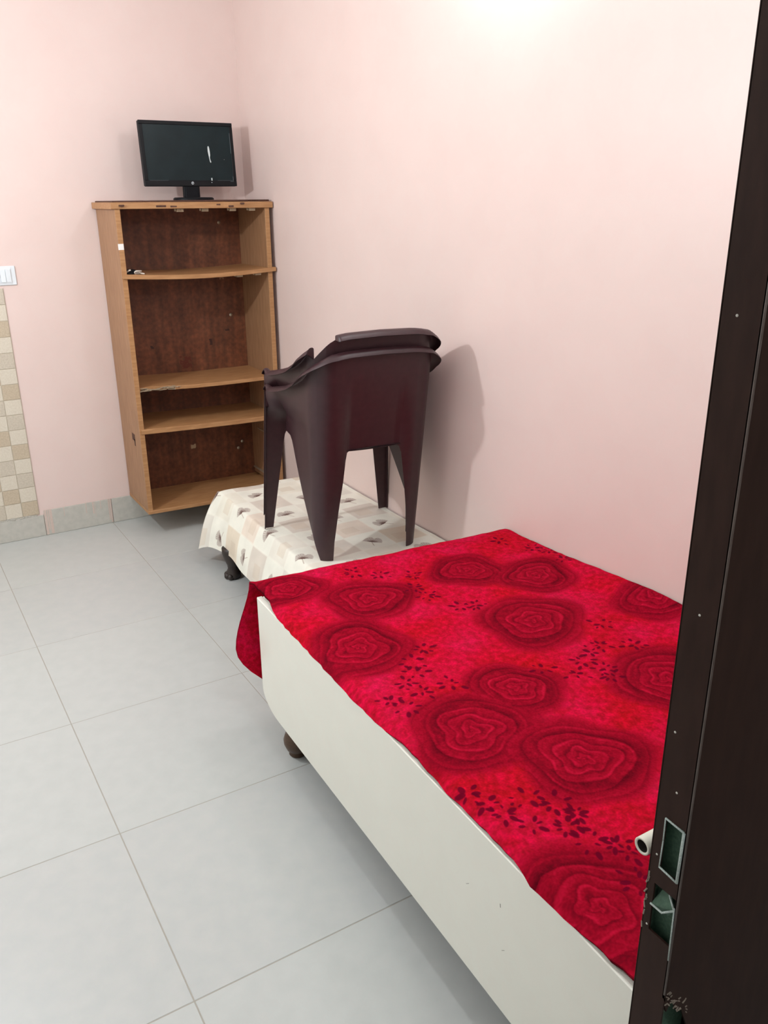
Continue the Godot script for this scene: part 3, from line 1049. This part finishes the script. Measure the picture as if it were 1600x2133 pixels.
func build_monitor() -> void:
	var o := Vector3(1.125, 1.6125, -0.40)
	var t := thing("monitor", o, "black flat computer monitor standing on top of the bookcase", "monitor")
	t.rotation_degrees.y = 1.5
	var tilt := Basis(Vector3(1, 0, 0), deg_to_rad(-4.0))
	var hx := 0.2285
	var y0 := 0.062
	var y1 := 0.345
	var xf := Transform3D(tilt, Vector3.ZERO)
	# base plate and neck
	var st := new_st()
	st.set_smooth_group(-1)
	var ring := []
	for k in 40:
		var a := TAU * k / 40
		ring.append(Vector2(cos(a) * 0.098, sin(a) * 0.075 + 0.0))
	for k in 40:
		var p: Vector2 = ring[k]
		var q: Vector2 = ring[(k + 1) % 40]
		var m := (p + q) * 0.5
		quad(st, Vector3(p.x, 0, p.y), Vector3(q.x, 0, q.y), Vector3(q.x, 0.007, q.y), Vector3(p.x, 0.007, p.y), Vector3(m.x, 0, m.y))
		quad(st, Vector3(p.x, 0.007, p.y), Vector3(q.x, 0.007, q.y), Vector3(q.x * 0.93, 0.012, q.y * 0.93), Vector3(p.x * 0.93, 0.012, p.y * 0.93), Vector3(m.x, 0.1, m.y))
		tri(st, Vector3(p.x * 0.93, 0.012, p.y * 0.93), Vector3(q.x * 0.93, 0.012, q.y * 0.93), Vector3(0, 0.013, 0), Vector3.UP)
	obj("base", st, M.black, t)
	st = new_st()
	box(st, Vector3(-0.040, 0.010, -0.035), Vector3(0.040, 0.17, -0.012), 0.004)
	box(st, Vector3(-0.034, 0.010, -0.012), Vector3(0.034, 0.085, -0.006), 0.003)
	obj("neck", st, M.black_matte, t)
	# housing
	st = new_st()
	box(st, Vector3(-hx, y0, -0.022), Vector3(hx, y1, 0.0), 0.004, xf)
	box(st, Vector3(-hx * 0.78, y0 + 0.05, -0.045), Vector3(hx * 0.78, y1 - 0.06, -0.02), 0.008, xf)
	obj("housing", st, M.black_matte, t)
	# bezel: four strips round the panel
	st = new_st()
	var bz := 0.0045
	box(st, Vector3(-hx, y1 - 0.016, -0.002), Vector3(hx, y1, bz), 0.0015, xf)
	box(st, Vector3(-hx, y0, -0.002), Vector3(hx, y0 + 0.026, bz), 0.0015, xf)
	box(st, Vector3(-hx, y0 + 0.026, -0.002), Vector3(-hx + 0.0165, y1 - 0.016, bz), 0.0015, xf)
	box(st, Vector3(hx - 0.0165, y0 + 0.026, -0.002), Vector3(hx, y1 - 0.016, bz), 0.0015, xf)
	obj("bezel", st, M.black, t)
	# screen
	var sm := noisy(col(20, 32, 35), col(27, 41, 44), Vector3(0.8, 0.8, 0.8), 0.28, 77, 2, 0.0)
	sm.metallic_specular = 0.3
	box_obj("screen", Vector3(-hx + 0.016, y0 + 0.025, -0.001), Vector3(hx - 0.016, y1 - 0.0155, 0.0012), sm, t, 0.0002, xf)
	# white smear and crumbs of paint on the glass
	st = new_st()
	var line := [[0.0985, 0.240, 0.0024], [0.0985, 0.232, 0.0042], [0.0995, 0.215, 0.0050], [0.1005, 0.200, 0.0042], [0.1000, 0.190, 0.0020], [0.1015, 0.180, 0.0019], [0.1035, 0.172, 0.0030], [0.1040, 0.168, 0.0018]]
	st.set_smooth_group(-1)
	for i in range(line.size() - 1):
		var a: Array = line[i]
		var b: Array = line[i + 1]
		for zz in [0.0018, 0.0010]:
			quad(st, xf * Vector3(a[0] - a[2], a[1], zz), xf * Vector3(a[0] + a[2], a[1], zz), xf * Vector3(b[0] + b[2], b[1], zz), xf * Vector3(b[0] - b[2], b[1], zz), Vector3(0, 0, 1 if zz > 0.0012 else -1))
	var smear := plain(col(214, 222, 222), 0.6)
	obj("paint_smear", st, smear, t)
	for b in [[Vector3(0.0985, 0.087, 0.001), Vector3(0.103, 0.099, 0.0052)], [Vector3(0.097, 0.0765, 0.004), Vector3(0.1005, 0.080, 0.0052)], [Vector3(0.174, 0.181, 0.001), Vector3(0.1755, 0.183, 0.0018)]]:
		box_obj("paint_speck", b[0], b[1], smear, t, 0.0003, xf)
	var worn := plain(col(96, 104, 108), 0.6)
	for b in [[Vector3(-0.205, 0.0872, 0.0012), Vector3(-0.115, 0.0880, 0.0048)], [Vector3(0.13, 0.0872, 0.0012), Vector3(0.2105, 0.0880, 0.0048)], [Vector3(0.211, 0.0872, 0.0012), Vector3(0.2122, 0.106, 0.0048)], [Vector3(0.211, 0.21, 0.0012), Vector3(0.2120, 0.30, 0.0046)], [Vector3(0.196, 0.0828, 0.004), Vector3(0.213, 0.0845, 0.0050)]]:
		box_obj("worn_line", b[0], b[1], worn, t, 0.0001, xf)
	# round badge on the lower bezel
	st = new_st()
	lathe(st, [Vector2(0.0, 0.0052), Vector2(0.0062, 0.0052), Vector2(0.0072, 0.0040)], 24, xf * Transform3D(Basis(Vector3(1, 0, 0), PI / 2), Vector3(0.002, y0 + 0.0135, 0.0)))
	var bd := obj("badge", st, plain(col(186, 192, 196), 0.35), t)
	var tm := TextMesh.new()
	var f := SystemFont.new()
	f.font_names = PackedStringArray(["Droid Sans"])
	f.font_italic = true
	tm.font = f
	tm.text = "hp"
	tm.font_size = 64
	tm.pixel_size = 0.00012
	tm.depth = 0.0006
	var ti := inst("lettering", tm, M.black_matte, bd)
	ti.transform = xf * Transform3D(Basis.IDENTITY, Vector3(0.002, y0 + 0.0138, 0.0054))

func build_cot() -> void:
	var o := Vector3(0.93, 0.0, 0.22)
	var t := thing("low_cot", o, "low wooden cot on carved dark feet under the printed sheet", "bed")
	box_obj("frame", Vector3(0.90, 0.135, 0.21) - o, Vector3(1.455, 0.24, 1.50) - o, M.turned, t, 0.004)
	box_obj("mattress", Vector3(0.925, 0.24, 0.200) - o, Vector3(1.455, 0.334, 1.505) - o, plain(col(206, 198, 184), 0.8), t, 0.02)
	for q in [Vector2(0.885, 0.41), Vector2(1.41, 0.41), Vector2(0.93, 1.40), Vector2(1.41, 1.40)]:
		# carved claw foot: knee, ankle and pad with three toes
		var st := new_st()
		var base := Vector3(q.x, 0, q.y) - o
		var pr := [Vector2(0.0, 0.0), Vector2(0.020, 0.0), Vector2(0.027, 0.012), Vector2(0.026, 0.030), Vector2(0.019, 0.050), Vector2(0.021, 0.068), Vector2(0.030, 0.095), Vector2(0.036, 0.125), Vector2(0.036, 0.15), Vector2(0.0, 0.15)]
		lathe(st, pr, 20, Transform3D(Basis.from_scale(Vector3(1.25, 1.0, 1.25)), base))
		var leg := obj("leg", st, M.claw, t)
		for a in [-0.7, 0.0, 0.7]:
			st = new_st()
			var dir := Vector3(-cos(a), 0, sin(a)) if q.x < 1.2 else Vector3(cos(a), 0, sin(a))
			var tp := []
			for k in 9:
				var an := lerpf(-PI / 2, PI / 2, k / 8.0)
				tp.append(Vector2(cos(an) * 0.0145, sin(an) * 0.0150))
			lathe(st, tp, 12, Transform3D(Basis.IDENTITY, base + dir * 0.030 + Vector3(0, 0.0155, 0)))
			obj("toe", st, M.claw, leg)
	# printed sheet: top, long drop on the room side with a dipping corner
	var sm := StandardMaterial3D.new()
	sm.albedo_texture = cot_texture()
	sm.roughness = 0.55
	var n := FastNoiseLite.new()
	n.seed = 6
	n.frequency = 3.0
	var g := []
	var uv := []
	# rows run from the far hem (hanging behind) over the far edge to the near end
	var rows := []
	for k in 7: rows.append([0.21 * (1.0 - k / 6.0), 0.0])          # drop below the edge
	for k in range(1, 6): rows.append([-1.0, k / 5.0 * 0.03])
	for k in range(1, 41): rows.append([-1.0, 0.03 + k / 40.0 * 1.29])
	for r in rows.size():
		var drop: float = rows[r][0]
		var s: float = rows[r][1]
		var row := PackedVector3Array()
		var ruv := PackedVector2Array()
		var hang := drop > 0.0
		var zt := 0.180 + s
		var xe := lerpf(0.922, 0.894, clampf((zt - 0.18) / 1.0, 0.0, 1.2))   # top crease on the room side
		# columns: room-side drop, crease, top
		for c in 48:
			var p := Vector3.ZERO
			var tu := 0.0
			if c < 14:
				# room-side drop, q from hem (1) to crease (0)
				var q := 1.0 - c / 13.0
				var len := 0.225 + 0.004 * sin(zt * 23.0)
				var fold_out := 0.066 * q + 0.010 * sin(zt * 9.0 + 1.0) * q
				var y := 0.342 - len * q + 0.012 * q * q
				var corner := exp(-maxf(zt - 0.18, 0.0) * 11.0)
				if hang: corner = 1.0
				fold_out += corner * 0.045 * q
				y -= corner * 0.055 * q * q
				p = Vector3(xe - fold_out - 0.012 * sin(q * PI), y, zt - corner * 0.0 * q)
				tu = xe - len * q
				if hang:
					# the corner piece swings round behind
					var w := drop / 0.21
					p.z -= 0.030 * sin(w * 1.5)
					p.x += 0.07 * w * q
					p.y = lerpf(p.y, 0.342 - drop - 0.04 * q, w)
			else:
				var q := (c - 14) / 33.0
				var x := lerpf(xe + 0.010, 1.4625, q)
				var y := 0.345 + 0.0035 * n.get_noise_2d(x * 2.0, zt * 2.0) + 0.002 * sin(x * 20.0 + zt * 8.0)
				if c == 14: y -= 0.0015
				p = Vector3(x, y, zt)
				tu = x
				if hang:
					p.y = 0.342 - drop
					p.z = 0.180 - 0.028 * (1.0 - exp(-drop * 18.0)) - 0.010 * sin(x * 22.0) * drop / 0.21
			if not hang and s < 0.03 and c >= 14:
				p.y -= 0.006 * pow(1.0 - s / 0.03, 2.0)
			row.append(p)
			ruv.append(Vector2((tu - SX0) / SW, ((zt - (drop if hang else 0.0)) - SZ0) / SH))
		g.append(row)
		uv.append(ruv)
	var st := new_st()
	sheet(st, g, uv, 0.0015, true)
	var so := obj("printed_sheet", st, sm, self, false)
	so.name = numbered("printed_sheet")
	so.set_meta("label", "pale printed sheet with fan leaf squares spread over the low cot")
	so.set_meta("category", "bedsheet")

# ------------------------------------------------------------------ bed and blanket
func build_bed() -> void:
	# box bed turned slightly from the wall; local z runs along its length
	var o := Vector3(0.5145, 0.0, 1.612)
	var t := thing("box_bed", o, "cream laminate box bed with turned wooden feet beside the wall", "bed")
	t.rotation_degrees.y = -1.85
	var LEN := 1.735
	var WID := 0.925
	# long side panel with a rounded lower far corner
	var prof := [Vector2(0.0, 0.5)]
	for k in 11:
		var a := k / 10.0 * PI / 2
		prof.append(Vector2(0.115 * (1.0 - sin(a)) if false else 0.115 - 0.115 * cos(a), 0.131 + 0.06 * (1.0 - sin(a))))
	prof.append(Vector2(LEN, 0.131))
	prof.append(Vector2(LEN, 0.5))
	var side := func(xa: float, xb: float, called: String) -> void:
		var st := new_st()
		st.set_smooth_group(-1)
		var e := 0.002
		var cen := Vector2(LEN * 0.5, 0.32)
		var inner := []
		for p in prof:
			var q: Vector2 = p
			q.x += e if q.x < cen.x else -e
			q.y += e if q.y < cen.y else -e
			inner.append(q)
		for i in prof.size():
			var j := (i + 1) % prof.size()
			var a: Vector2 = prof[i]
			var b: Vector2 = prof[j]
			var ai: Vector2 = inner[i]
			var bi: Vector2 = inner[j]
			var m := (a + b) * 0.5 - cen
			quad(st, Vector3(xa + e, a.y, a.x), Vector3(xa + e, b.y, b.x), Vector3(xb - e, b.y, b.x), Vector3(xb - e, a.y, a.x), Vector3(0, m.y, m.x))
			quad(st, Vector3(xa + e, a.y, a.x), Vector3(xa + e, b.y, b.x), Vector3(xa, bi.y, bi.x), Vector3(xa, ai.y, ai.x), Vector3(-1, m.y, m.x))
			quad(st, Vector3(xb - e, a.y, a.x), Vector3(xb - e, b.y, b.x), Vector3(xb, bi.y, bi.x), Vector3(xb, ai.y, ai.x), Vector3(1, m.y, m.x))
			if i > 0 and i < prof.size() - 1:
				tri(st, Vector3(xa, inner[0].y, inner[0].x), Vector3(xa, ai.y, ai.x), Vector3(xa, bi.y, bi.x), Vector3.LEFT)
				tri(st, Vector3(xb, inner[0].y, inner[0].x), Vector3(xb, ai.y, ai.x), Vector3(xb, bi.y, bi.x), Vector3.RIGHT)
		obj(called, st, M.cream, t)
	side.call(0.0, 0.018, "side_panel")
	side.call(WID - 0.018, WID, "side_panel")
	box_obj("end_panel", Vector3(0.018, 0.19, 0.002), Vector3(WID - 0.018, 0.5, 0.020), M.cream, t)
	box_obj("end_panel", Vector3(0.018, 0.135, LEN - 0.020), Vector3(WID - 0.018, 0.5, LEN - 0.002), M.cream, t)
	box_obj("base_board", Vector3(0.018, 0.135, 0.12), Vector3(WID - 0.018, 0.15, LEN - 0.02), M.turned, t, 0.0)
	box_obj("top_board", Vector3(0.018, 0.482, 0.020), Vector3(WID - 0.018, 0.5, LEN - 0.02), M.cream, t, 0.0)
	for q in [Vector2(0.055, 0.125), Vector2(WID - 0.06, 0.125), Vector2(0.055, LEN - 0.12), Vector2(WID - 0.06, LEN - 0.12)]:
		var st := new_st()
		lathe(st, [Vector2(0.0, 0.0), Vector2(0.022, 0.0), Vector2(0.027, 0.006), Vector2(0.022, 0.014), Vector2(0.033, 0.024), Vector2(0.041, 0.044), Vector2(0.042, 0.058), Vector2(0.036, 0.076), Vector2(0.025, 0.088), Vector2(0.028, 0.094), Vector2(0.034, 0.106), Vector2(0.034, 0.136), Vector2(0.0, 0.136)], 28, Transform3D(Basis.IDENTITY, Vector3(q.x, 0, q.y)))
		obj("leg", st, M.turned, t)
	# marks on the long panel
	var scr := plain(col(140, 134, 122), 0.7)
	var st := new_st()
	for m in [[1.215, 0.381, 0.008, 0.0009, 1.45], [1.11, 0.345, 0.012, 0.0004, 2.4], [1.23, 0.285, 0.010, 0.0004, 2.4], [1.46, 0.235, 0.045, 0.0004, 2.25]]:
		box_obj("scratch", Vector3(-0.0004, -m[3], -m[2] * 0.5), Vector3(0.0004, m[3], m[2] * 0.5), scr, t, 0.0001, Transform3D(Basis(Vector3(1, 0, 0), m[4]), Vector3(0.0, m[1], m[0])))

	# blanket
	var bm := StandardMaterial3D.new()
	bm.albedo_texture = blanket_texture()
	bm.roughness = 0.85
	bm.metallic_specular = 0.12
	var n := FastNoiseLite.new()
	n.seed = 33
	n.frequency = 2.2
	n.fractal_octaves = 3
	var n2 := FastNoiseLite.new()
	n2.seed = 34
	n2.frequency = 9.0
	n2.fractal_octaves = 2
	# where the hem meets the panel along z (height), read from the photograph
	var hem := [[1.55, 0.522], [1.63, 0.520], [1.70, 0.510], [1.786, 0.499], [1.88, 0.498], [1.974, 0.500], [2.093, 0.497], [2.24, 0.495], [2.356, 0.499], [2.461, 0.510], [2.534, 0.508], [2.638, 0.504], [2.72, 0.505], [2.828, 0.508], [2.909, 0.498], [2.955, 0.497], [3.004, 0.499], [3.073, 0.508], [3.143, 0.515], [3.4, 0.515]]
	# how far the hem draws back from the panel onto the top
	var back := [[1.55, 0.012], [1.63, 0.016], [1.70, 0.010], [1.786, -0.004], [2.40, -0.004], [2.461, 0.004], [2.6, 0.0], [2.85, 0.002], [2.909, -0.004], [3.02, -0.003], [3.08, 0.001], [3.15, 0.005], [3.4, 0.008]]
	var g := []
	var uv := []
	var rows := []
	var NH := 12
	for k in NH: rows.append(-1.0 + k / float(NH))          # hanging end, bottom to top
	for k in 7: rows.append(float(k) / 6.0 * 0.05)          # over the edge
	for k in range(1, 86): rows.append(0.05 + k / 85.0 * 1.755)
	for r in rows.size():
		var s: float = rows[r]
		var row := PackedVector3Array()
		var ruv := PackedVector2Array()
		var zfar0 := 1.520
		for c in 66:
			var z := zfar0 + maxf(s, 0.0)
			# left limit of the cloth at this row
			var xpan := 0.5145 - (z - 1.612) * 0.0323
			var p := Vector3.ZERO
			var xt := 0.0
			if s < 0.0:
				var w := -s                       # 0 at the edge, 1 at the bottom hem
				var xl := 0.530 - 0.066 * smoothstep(0.0, 0.78, w) + 0.075 * pow(maxf(w - 0.62, 0.0) / 0.38, 2.2)
				var q := c / 65.0
				var x := lerpf(xl, 1.458, pow(q, 1.15))
				var zf := zfar0 + (x - 0.53) * 0.075
				var dropl := 0.325 + 0.006 * sin(x * 25.0)
				var y := 0.508 - dropl * w
				var bulge := 0.020 * sin(minf(w * 1.4, 1.0) * PI) - 0.014 * w + 0.012 * sin(x * 17.0 + 0.6) * w
				p = Vector3(x, y, zf - bulge + 0.012 * exp(-(x - xl) * 22.0) * w)
				xt = x
				ruv.append(Vector2((xt - BX0) / BW, (zfar0 - dropl * w - BZ0) / BH))
			else:
				var hy := interp(hem, z)
				var bk := interp(back, z)
				var x0 := xpan + bk + 0.005 * n2.get_noise_2d(z * 2.0, 4.0)
				if z < 1.60: x0 = lerpf(0.530, x0, smoothstep(0.0, 0.08, z - zfar0))
				var x1 := 1.4635
				var q := c / 65.0
				var x := lerpf(x0, x1, pow(q, 1.25))
				var zz := z + (x - 0.53) * 0.075 * (1.0 - smoothstep(0.0, 1.2, s))
				var dx := x - x0
				var ytop := 0.5215 + 0.004 * n.get_noise_2d(x * 1.5, z * 1.5) + 0.0016 * n2.get_noise_2d(x * 2.0, z * 2.0)
				# rises a little where it is pushed against the wall
				ytop += 0.030 * smoothstep(1.34, 1.465, x) * smoothstep(1.7, 2.3, z) 
				# creases at the far left corner
				ytop += 0.004 * exp(-pow((x - 0.62) / 0.10, 2.0)) * sin((z - 1.6) * 60.0 + x * 40.0) * exp(-pow((z - 1.68) / 0.16, 2.0))
				# turn down at the hem
				var y := lerpf(hy + 0.003, ytop, smoothstep(-0.004, 0.022, dx))
				# round over the far edge
				if s < 0.05:
					var e := 1.0 - s / 0.05
					y -= 0.014 * e * e
				p = Vector3(x, y, zz)
				xt = x
				ruv.append(Vector2((xt - BX0) / BW, (zz - BZ0) / BH))
			row.append(p)
		g.append(row)
		uv.append(ruv)
	st = new_st()
	sheet(st, g, uv, 0.009, true)
	var bo := obj("blanket", st, bm, self, false)
	bo.name = numbered("plush_blanket")
	bo.set_meta("label", "red plush blanket with dark roses spread over the cream bed")
	bo.set_meta("category", "blanket")

# ------------------------------------------------------------------ small things
func build_small_things() -> void:
	# switch plate on the back wall
	var o := Vector3(0.23, 1.292, ZB)
	var t := thing("switch_plate", o, "white electric switch plate with rocker switches on the pink wall", "switch")
	box_obj("plate", Vector3(-0.08, -0.043, 0.0), Vector3(0.077, 0.043, 0.008), M.switch, t, 0.003)
	box_obj("surround", Vector3(-0.066, -0.034, 0.007), Vector3(0.058, 0.034, 0.0105), M.switch, t, 0.001)
	for k in 5:
		var x := -0.062 + k * 0.0236
		var xf := Transform3D(Basis(Vector3(1, 0, 0), 0.05 if k % 2 == 0 else -0.05), Vector3(x + 0.011, 0, 0.0115))
		box_obj("rocker", Vector3(-0.0108, -0.029, -0.003), Vector3(0.0108, 0.029, 0.003), M.switch, t, 0.001, xf)
	# small dark adaptor with a white cord on the top shelf
	var p := Vector3(0.765, 1.291, -0.275)
	t = thing("small_adaptor", p, "small dark adaptor with a tangled white cord on the bookcase shelf", "adaptor")
	box_obj("case", Vector3(-0.030, 0.0, -0.035), Vector3(0.012, 0.024, 0.0), M.black_matte, t, 0.003)
	var st := new_st()
	var rng := RandomNumberGenerator.new()
	rng.seed = 3
	var pts := []
	for k in 26:
		var s := k / 25.0
		pts.append(Vector3(-0.034 + 0.080 * s + 0.010 * sin(s * 19.0), 0.005 + 0.022 * absf(sin(s * 6.0 + 0.4)) * (1.0 - 0.55 * s) + 0.004 * sin(s * 23.0) * (1.0 - s), 0.006 + 0.012 * sin(s * 13.0)))
	pts[-1].y = 0.004
	tube(st, pts, 0.0032, 8)
	obj("cord", st, plain(col(226, 218, 206), 0.6), t)
	st = new_st()
	box(st, Vector3(0.006, 0.0, -0.02), Vector3(0.034, 0.018, -0.002), 0.004)
	obj("plug", st, plain(col(160, 150, 140), 0.5), t)
